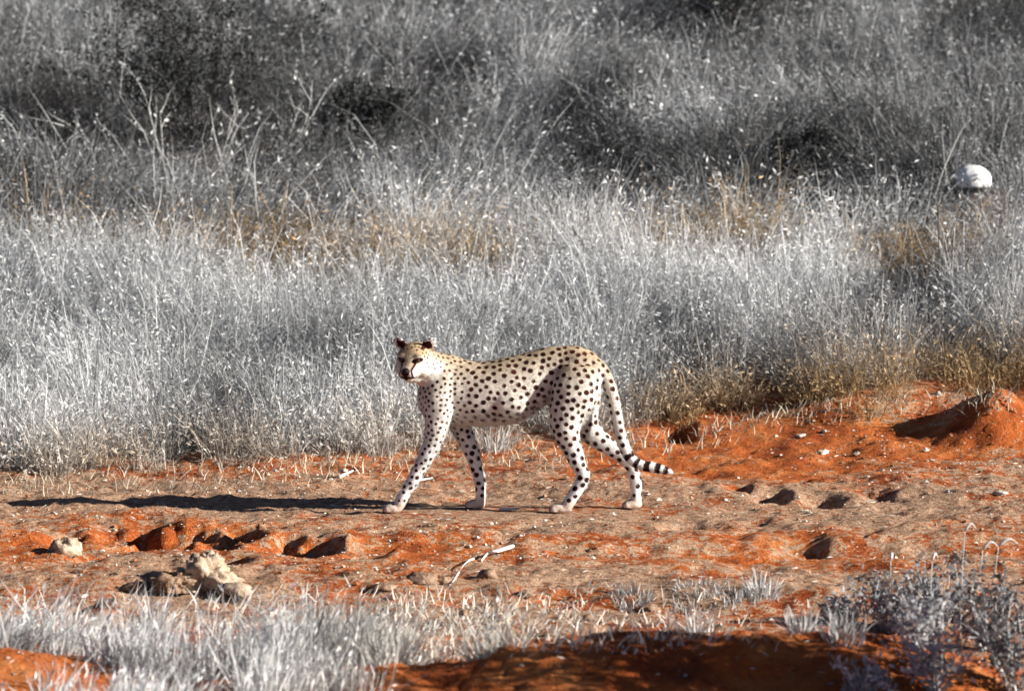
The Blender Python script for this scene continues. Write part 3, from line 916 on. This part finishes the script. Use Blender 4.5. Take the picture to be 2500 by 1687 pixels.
fur = link('fur', fur_me, MAT_COAT, cheetah); fur['kind'] = 'stuff'
# eyes, nose, whiskers
me_, nt, out = nodes_of('eye_dark')
tc = nt.nodes.new('ShaderNodeTexCoord'); nn = noise_tex(nt, 40, 2, .5, tc.outputs['Object'])
cc_ = ramp(nt, nn, [(.3, (.006, .004, .003)), (.8, (.05, .022, .008))]).outputs[0]
bs = N(nt, 'ShaderNodeBsdfPrincipled'); bs.inputs['Roughness'].default_value = .12; nt.links.new(cc_, bs.inputs['Base Color']); nt.links.new(bs.outputs[0], out.inputs[0])
MAT_EYE = me_
MAT_NOSE = noisy_material('nose_leather', (.008, .006, .006), (.03, .02, .018), 120, .002, .5)
kdh = kdtree.KDTree(nv)
for i in np.nonzero(head_w)[0]: kdh.insert(BV[i], int(i))
kdh.balance()
def skin_at(u, v):
    best = max((i for i in np.nonzero(front & (np.hypot(U - u, Vv - v) < .008))[0]), key=lambda i: W[i], default=None)
    return W[best] if best is not None else .07
def sphere_part(name, c, A, B, C, mat):
    V = []; F = []; S, Q = 14, 8
    for i in range(Q + 1):
        t = -math.pi / 2 + math.pi * i / Q
        for k in range(S):
            p = 2 * math.pi * k / S
            V.append(tuple(c + A * math.cos(t) * math.cos(p) + B * math.cos(t) * math.sin(p) + C * math.sin(t)))
    for i in range(Q):
        for k in range(S): F.append((i * S + k, i * S + (k + 1) % S, (i + 1) * S + (k + 1) % S, (i + 1) * S + k))
    m = bpy.data.meshes.new(name); m.from_pydata(V, [], F); m.update()
    for p in m.polygons: p.use_smooth = True
    return link(name, m, mat, cheetah)
for s in (-1, 1):
    w = skin_at(s * .043, .014)
    sphere_part('eye', H(s * .043, .014, w - .006), hu * .013, hf * .012, hv * .0115, MAT_EYE)
w = skin_at(0, -.030)
sphere_part('nose', H(0, -.029, w - .004), hu * .019, hf * .012, hv * .013, MAT_NOSE)
wp = []
for s in (-1, 1):
    for k in range(5):
        v0 = -.044 - .005 * k; w0 = skin_at(s * .026, v0)
        wp.append([(H(s * .026, v0, w0 - .003), .0006), (H(s * .07, v0 - .004 + .004 * k - .01, w0 + .004), .0005), (H(s * .105, v0 - .03 + .004 * k, w0 - .012), .0002)])
for w_ in wp:
    link('whisker', tube_mesh('whisker', [w_], 4), MAT_STALK, cheetah)
cheetah.location.z = -.004 - foot + max(0.0, min(gz(float(p.x) - .03, float(p.y)) for p in PAWS))

# ------------------------------------------------------------------ stones, clods, sticks
def clod_mesh(name, size, seed, rough=.35, sub=3):
    bm = bmesh.new(); bmesh.ops.create_icosphere(bm, subdivisions=sub, radius=1)
    o = Vector((seed * 3.7, seed * 1.3, seed * 2.1))
    for v in bm.verts:
        n1 = mnoise.fractal(v.co * 1.3 + o, 1.0, 2.0, 4); n2 = mnoise.noise(v.co * 5 + o)
        n3 = mnoise.noise(v.co * 11 + o)
        v.co = v.co * (1 + rough * n1 + rough * .42 * n2 + rough * .3 * n3)
        if v.co.z < -.4: v.co.z = -.4 - (v.co.z + .4) * .1
        v.co = Vector((v.co.x * size[0], v.co.y * size[1], v.co.z * size[2]))
    me = bpy.data.meshes.new(name); bm.to_mesh(me); bm.free()
    for p in me.polygons: p.use_smooth = True
    return me
def place_clod(name, px, py, size, mat, seed, label, cat, group=None, rough=.35, rz=0.0, sub=3, lift=.25, parts=None):
    p = on_ground(px, py); z = gz(p.x, p.y)
    o = link(name, clod_mesh(name, size, seed, rough, sub), mat)
    o.location = (p.x, p.y, z + size[2] * lift); o.rotation_euler.z = rz
    return tag(o, label, cat, group)
place_clod('dry_clod', 500, 1438, (.135, .10, .105), MAT_CLOD, 2, 'largest pale crumbly clod, standing behind the whitish near grass', 'clod', rough=.5, sub=5)
place_clod('dry_clod', 425, 1440, (.10, .08, .062), MAT_EARTH, 7, 'brown clod leaning against the shaded side of the largest pale clod', 'clod', rough=.5, sub=5)
place_clod('dry_clod', 578, 1448, (.085, .07, .035), MAT_CLOD, 9, 'low flat pale clod beside the largest clod, on its sunny side', 'clod', rough=.4)
place_clod('dry_clod', 335, 1438, (.06, .06, .03), MAT_EARTH, 4, 'small dark clod in the long shadow of the largest clod', 'clod', rough=.4)
place_clod('dry_clod', 160, 1355, (.07, .06, .065), MAT_CLOD, 3, 'lone pale clod beside the scuffed hollows, apart from the largest clod', 'clod', rough=.45, sub=4)
for px, py, sx, sz, lb in ((1030, 1422, .075, .032, 'widest of the dark earth clods beside the forked white stick'), (1082, 1425, .035, .024, 'small dark clod touching the end of the forked white stick'),
                           (935, 1438, .055, .02, 'flat dark clod between the stubble and the widest dark clod'), (1190, 1412, .045, .032, 'rounded earth clod just past the forked white stick'),
                           (1282, 1455, .045, .018, 'flat earth clod among sparse straw stubble mid track'), (1585, 1492, .045, .022, 'earth clod at the foot of the grey tufts on the track'),
                           (1130, 1505, .022, .02, 'reddish crumb standing in the white stubble'), (1435, 1515, .022, .022, 'reddish crumb beside the bent straw on the stubble')):
    place_clod('earth_clod', px, py, (sx, sx * .8, sz), MAT_EARTH, px * .01, lb, 'clod', 'earth clods on the track', rough=.4)
# bright stone on the slope
o = link('white_stone', clod_mesh('white_stone', (.115, .10, .105), 5, .07, 4), MAT_WHITE)
o.location = (STONE.x, STONE.y - .05, gz(STONE.x, STONE.y - .05) + .06)
tag(o, 'smooth bright white rounded stone lying on the grey grassy slope', 'stone')
st = [(1955, 1066, .028), (2008, 1108, .035), (2012, 1058, .022), (2090, 1112, .022), (1860, 1010, .02), (2290, 965, .03), (2440, 1210, .035), (2260, 1100, .022), (1770, 1225, .018), (1975, 1255, .016),
      (690, 1120, .02), (840, 1152, .026), (130, 1255, .018), (1330, 1272, .012), (1605, 1265, .012), (1590, 1250, .010), (1800, 1170, .012), (2120, 1165, .014), (560, 1250, .012), (280, 1300, .012)]
for i, (px, py, s) in enumerate(st):
    place_clod('pale_stone', px, py, (s, s * .7, s * .5), MAT_PALE, i * 1.7 + 1, 'small pale stone lying on the red sand of the track', 'stone', 'pale stones on the track', rough=.5, rz=i, sub=3)
def stick(label, pts, r, group=None, branches=()):
    P = []
    for px, py, hgt in pts:
        g = on_ground(px, py); P.append(Vector((g.x, g.y, gz(g.x, g.y) + hgt)))
    o0 = P[0].copy()
    path = [(Vector(q[:3]) - o0, r * (1 - .5 * i / (4 * (len(P) - 1) or 1))) for i, q in enumerate(catmull([tuple(p) for p in P], 4))]
    t = empty('stick', o0)
    m = tube_mesh('wood', [[(a + o0, b2) for a, b2 in path]], 7)
    link('wood', m, MAT_STICK, t)
    for br in branches:
        Q = []
        for px, py, hgt in br:
            g = on_ground(px, py); Q.append(Vector((g.x, g.y, gz(g.x, g.y) + hgt)))
        link('twig', tube_mesh('twig', [[(Vector(q), r * .6 * (1 - .5 * i / 4)) for i, q in enumerate(catmull([tuple(p) for p in Q], 4))]], 6), MAT_STICK, t)
    return tag(t, label, 'stick', group)
stick('bent white forked stick lying across the middle of the red track', [(1252, 1352, .03), (1215, 1358, .025), (1190, 1362, .02), (1175, 1374, .006)], .010,
      branches=[[(1156, 1370, .012), (1138, 1386, .02), (1120, 1405, .008)], [(1120, 1405, .008), (1108, 1420, .004), (1095, 1436, .002)]])
stick('short white stick lying before the near hind paw of the cheetah', [(1220, 1248, .008), (1245, 1249, .012), (1268, 1248, .012)], .009)
stick('pale twig behind the stretched near front leg', [(1018, 1180, .01), (1035, 1177, .014), (1056, 1173, .012)], .007)
stick('tiny pale twig behind the near front leg by the grass', [(1022, 1166, .01), (1030, 1165, .012)], .006)
stick('white splinter lying at the grass edge above the long shadow', [(828, 1172, .008), (845, 1167, .016), (862, 1160, .02)], .010)
stick('small pale stick lying at the grass border near the belly shadow', [(1190, 1098, .01), (1210, 1092, .02), (1222, 1084, .04)], .006)

# ------------------------------------------------------------------ shrubs, stalks, single tufts
def branching(base, n, hgt, spread, r, rnd, lean=(0, 0), depth=2):
    """list of tube paths of a small many-stemmed plant"""
    paths = []; tips = []
    def grow(p, d, L, r, lev):
        pts = [(p.copy(), r)]; q = p.copy(); dd = d.copy()
        for k in range(4):
            dd = (dd + Vector((rnd.gauss(0, .14), rnd.gauss(0, .14), rnd.gauss(.02, .08)))).normalized()
            q = q + dd * (L / 4); pts.append((q.copy(), r * (1 - .18 * (k + 1))))
            if lev > 0 and k >= 1 and rnd.random() < .75:
                sd = (dd + Vector((rnd.gauss(0, .6), rnd.gauss(0, .6), rnd.gauss(.1, .3)))).normalized()
                grow(q, sd, L * rnd.uniform(.4, .65), r * .6, lev - 1)
            tips.append((q.copy(), dd.copy()))
        paths.append(pts)
    for i in range(n):
        a = rnd.uniform(0, 6.283)
        d = Vector((math.cos(a) * spread * rnd.random() + lean[0], math.sin(a) * spread * rnd.random() + lean[1], 1)).normalized()
        grow(base + Vector((rnd.gauss(0, .012), rnd.gauss(0, .012), -.02)), d, hgt * rnd.uniform(.6, 1.05), r, depth)
    return paths, tips
def shrub(name, px, py, n, hgt, spread, r, seed, wood, leafcol, leafn, leafs, label, cat, group=None, lift=0.0, lean=(0, 0), depth=2):
    rnd = random.Random(seed)
    g = on_ground(px, py, lift); base = Vector((g.x, g.y, gz(g.x, g.y)))
    t = empty(name, base)
    paths, tips = branching(base, n, hgt, spread, r, rnd, lean, depth)
    link('branches', tube_mesh('branches', paths, 5), wood, t)
    if leafn:
        B = Blades(); k = len(tips)
        pk = rng.integers(0, k, leafn)
        pos = np.array([tuple(q[0]) for q in tips])[pk] + rng.normal(0, .018, (leafn, 3))
        dv = np.array([tuple(q[1]) for q in tips])[pk] * .5 + rng.normal(0, .7, (leafn, 3)); dv /= np.linalg.norm(dv, axis=1)[:, None]
        c = np.array(leafcol)[None] * rng.uniform(.5, 1.5, (leafn, 1))
        B.flakes(pos, dv, rng.uniform(.7, 1.4, leafn) * leafs, rng.uniform(.35, .6, leafn) * leafs, np.clip(c, .01, .85))
        B.build('foliage', MAT_GRASS, t)
    return tag(t, label, cat, group)
# low leafy plants at the near right
for px, py, n_, h_, sp_, v_, lf, lb in ((2160, 1540, 16, .20, .9, .30, 700, 'grey leafy low shrub behind the orange berm, at the foot of a single seed head'),
        (2290, 1545, 18, .24, .9, .24, 900, 'dense grey shrub with most of the drooping seed heads rising from it'),
        (2060, 1520, 12, .14, 1.1, .38, 350, 'small pale leafy plant at the track end of the row of grey shrubs'),
        (2240, 1590, 14, .18, 1.0, .42, 500, 'pale leafy plant squeezed between the dense grey shrub and the berm'),
        (2400, 1590, 18, .28, .9, .15, 1000, 'darkest grey shrub, at the outer end of the shrub row'),
        (2280, 1690, 14, .22, 1.1, .40, 500, 'pale tangled shrub growing on the sunny side of the orange berm'),
        (2120, 1720, 12, .16, 1.2, .45, 350, 'low bleached plant on the near face of the orange berm'),
        (2480, 1700, 16, .30, .9, .14, 800, 'dark shrub beyond the sunny end of the orange berm')):
    shrub('leafy_shrub', px, py, n_, h_, sp_, .0045, px, MAT_STALK, (v_ * .97, v_, v_ * 1.05), lf, .030, lb, 'shrub', depth=1)
# unseen thorn bush, added outside the view to throw shade over the near berm
bx_, by_ = 2.85, -6.55
t = empty('added_shade_bush', (bx_, by_, gz(bx_, by_)))
paths, tips = branching(Vector((bx_, by_, gz(bx_, by_))), 26, 1.25, .22, .014, random.Random(77), (0, 0), 2)
link('branches', tube_mesh('branches', paths, 5), MAT_DARKWOOD, t)
B = Blades(); pk = rng.integers(0, len(tips), 9000)
pos = np.array([tuple(q[0]) for q in tips])[pk] + rng.normal(0, .04, (9000, 3))
pos = np.where((pos[:, 0] < bx_ - .6)[:, None], pos + (np.array([bx_, by_, .6]) - pos) * rng.uniform(.4, 1, (9000, 1)), pos)
dv = rng.normal(0, 1, (9000, 3)); dv /= np.linalg.norm(dv, axis=1)[:, None]
vv = rng.uniform(.05, .16, 9000)
B.flakes(pos, dv, rng.uniform(.03, .06, 9000), rng.uniform(.015, .03, 9000), np.stack([vv, vv, vv * .85], 1))
B.build('foliage', MAT_GRASS, t)
tag(t, 'unseen dense bush added beside the track to shade the orange berm', 'bush')
# bare dark twiggy shrub inside the bright grass
shrub('bare_shrub', 1500, 700, 5, .52, .9, .008, 31, MAT_DARKWOOD, (.05, .05, .05), 0, .02, 'bare dark twiggy shrub standing in the brightest grass', 'shrub', lift=.05, lean=(-.25, 0), depth=2)
shrub('bare_shrub', 800, 700, 3, .40, 1.2, .005, 33, MAT_DARKWOOD, (.05, .05, .05), 0, .02, 'few thin dark twigs poking from pale grass on the shadow side', 'shrub', lift=.1, lean=(.2, 0), depth=1)
# dark bushes; all but the largest stand in for shaded grass recesses
for px, py, h, n_, lb in ((470, 350, .85, 30, 'largest dark bush on the slope, pale forked stalks before it'), (890, 345, .36, 18, 'dark low bush standing in for a shaded recess between the ochre strip and the slope top, past the largest bush'),
                          (1780, 125, .7, 24, 'dark bush standing in for a shaded recess high on the slope'), (1985, 465, .36, 16, 'low dark bush standing in for a shaded recess beside the white stone')):
    shrub('shade_patch_bush', px, py, n_, h, 1.3, .006, px, MAT_DARKWOOD, (.045, .047, .046), 4500, .036, lb, 'bush', lift=.05, depth=2)
# pale dry stalks in front of the largest bush
for px, py, h, ln_, lb in ((405, 400, .62, -.32, 'tall pale forked dry stalk before the largest dark bush'), (300, 400, .55, -.75, 'leaning pale dry stalk beside the tall forked stalk'),
                           (535, 400, .60, .40, 'straight pale stalk leaning away from the largest dark bush'), (690, 370, .62, .55, 'long pale stalk leaning over the slope, apart from the forked stalks')):
    shrub('dry_stalk', px, py, 3, h, .28, .0045, px + 5, MAT_STALK, (.6, .6, .58), 24, .04, lb, 'stalk', lift=.05, lean=(ln_, 0), depth=1)
# single tufts on the open track
def tuft(px, py, n, h, spread, v, label, warm=.05):
    g = on_ground(px, py)
    B = Blades()
    a = rng.uniform(0, 6.283, n); rr = spread * np.sqrt(rng.random(n))
    x = g.x + rr * np.cos(a); y = g.y + rr * np.sin(a) * 1.3
    o_ = np.abs(rng.normal(0, .6, n))
    vv = np.clip(rng.normal(v, v * .3, n), .05, .85)
    B.add(np.stack([x, y, ground_z(x, y) - .005], 1), h * rng.uniform(.3, 1.1, n), np.stack([np.cos(a) * o_, np.sin(a) * o_], 1), rng.uniform(.004, .008, n),
          np.stack([vv, vv * (1 - warm * .5), vv * (1 - warm)], 1), .5, 3)
    o = B.build('grass_tuft', MAT_GRASS)
    return tag(o, label, 'tuft')
tuft(1545, 1468, 160, .075, .09, .34, 'grey rounded tuft nearest the dark clod on the open track')
tuft(1700, 1440, 150, .05, .11, .36, 'wide low pale tuft on the open track, by the dark shaded lip')
tuft(1800, 1462, 130, .065, .11, .44, 'wispy whitish tuft at the sunny end of the wide low tuft')
tuft(1690, 1490, 150, .045, .11, .30, 'flat grey tuft just before the wide low pale tuft', .1)
tuft(1860, 1455, 140, .10, .08, .52, 'bright upright tuft past the wispy tuft, towards the leafy shrubs')
tuft(1705, 1545, 60, .12, .05, .60, 'thin upright straw tuft beside the crest of the berm')
tuft(1965, 1545, 90, .12, .07, .55, 'straw tuft standing at the crest of the orange berm')
tuft(2060, 1555, 110, .12, .08, .50, 'straw tuft between the berm crest and the leafy shrubs')
tuft(380, 1545, 90, .20, .05, .66, 'tall bright blades standing before the largest pale clod')
tuft(930, 1105, 160, .14, .10, .45, 'pale tuft at the grass edge behind the stretched front leg', .15)
tuft(1205, 1100, 160, .16, .09, .52, 'pale tuft at the grass edge under the belly', .12)
# drooping grass heads
for i, (px, py, h, bend) in enumerate(((2345, 1560, .46, .10), (2385, 1570, .40, .14), (2270, 1560, .34, .05), (2172, 1545, .32, .02), (2420, 1560, .40, .18))):
    g = on_ground(px, py); b0 = Vector((g.x, g.y, gz(g.x, g.y) - .01))
    t = empty('grass_stalk', b0)
    pts = [(b0 + Vector((bend * .25 * (k / 6) ** 2 * .6, 0, h * k / 6)), .0016) for k in range(7)]
    link('stem', tube_mesh('stem', [pts], 5), MAT_STALK, t)
    e = pts[-1][0]
    hd = [(e + Vector((bend * (.45 * q), 0, .03 * math.sin(q * 2.8))), .002 + .005 * math.sin(math.pi * min(q + .15, 1))) for q in np.linspace(0, 1, 7)]
    link('seed_head', tube_mesh('seed_head', [hd], 7), MAT_STICK, t)
    tag(t, 'thin grass stalk with a drooping white seed head over the grey shrubs', 'grass stalk', 'drooping seed heads by the shrubs')
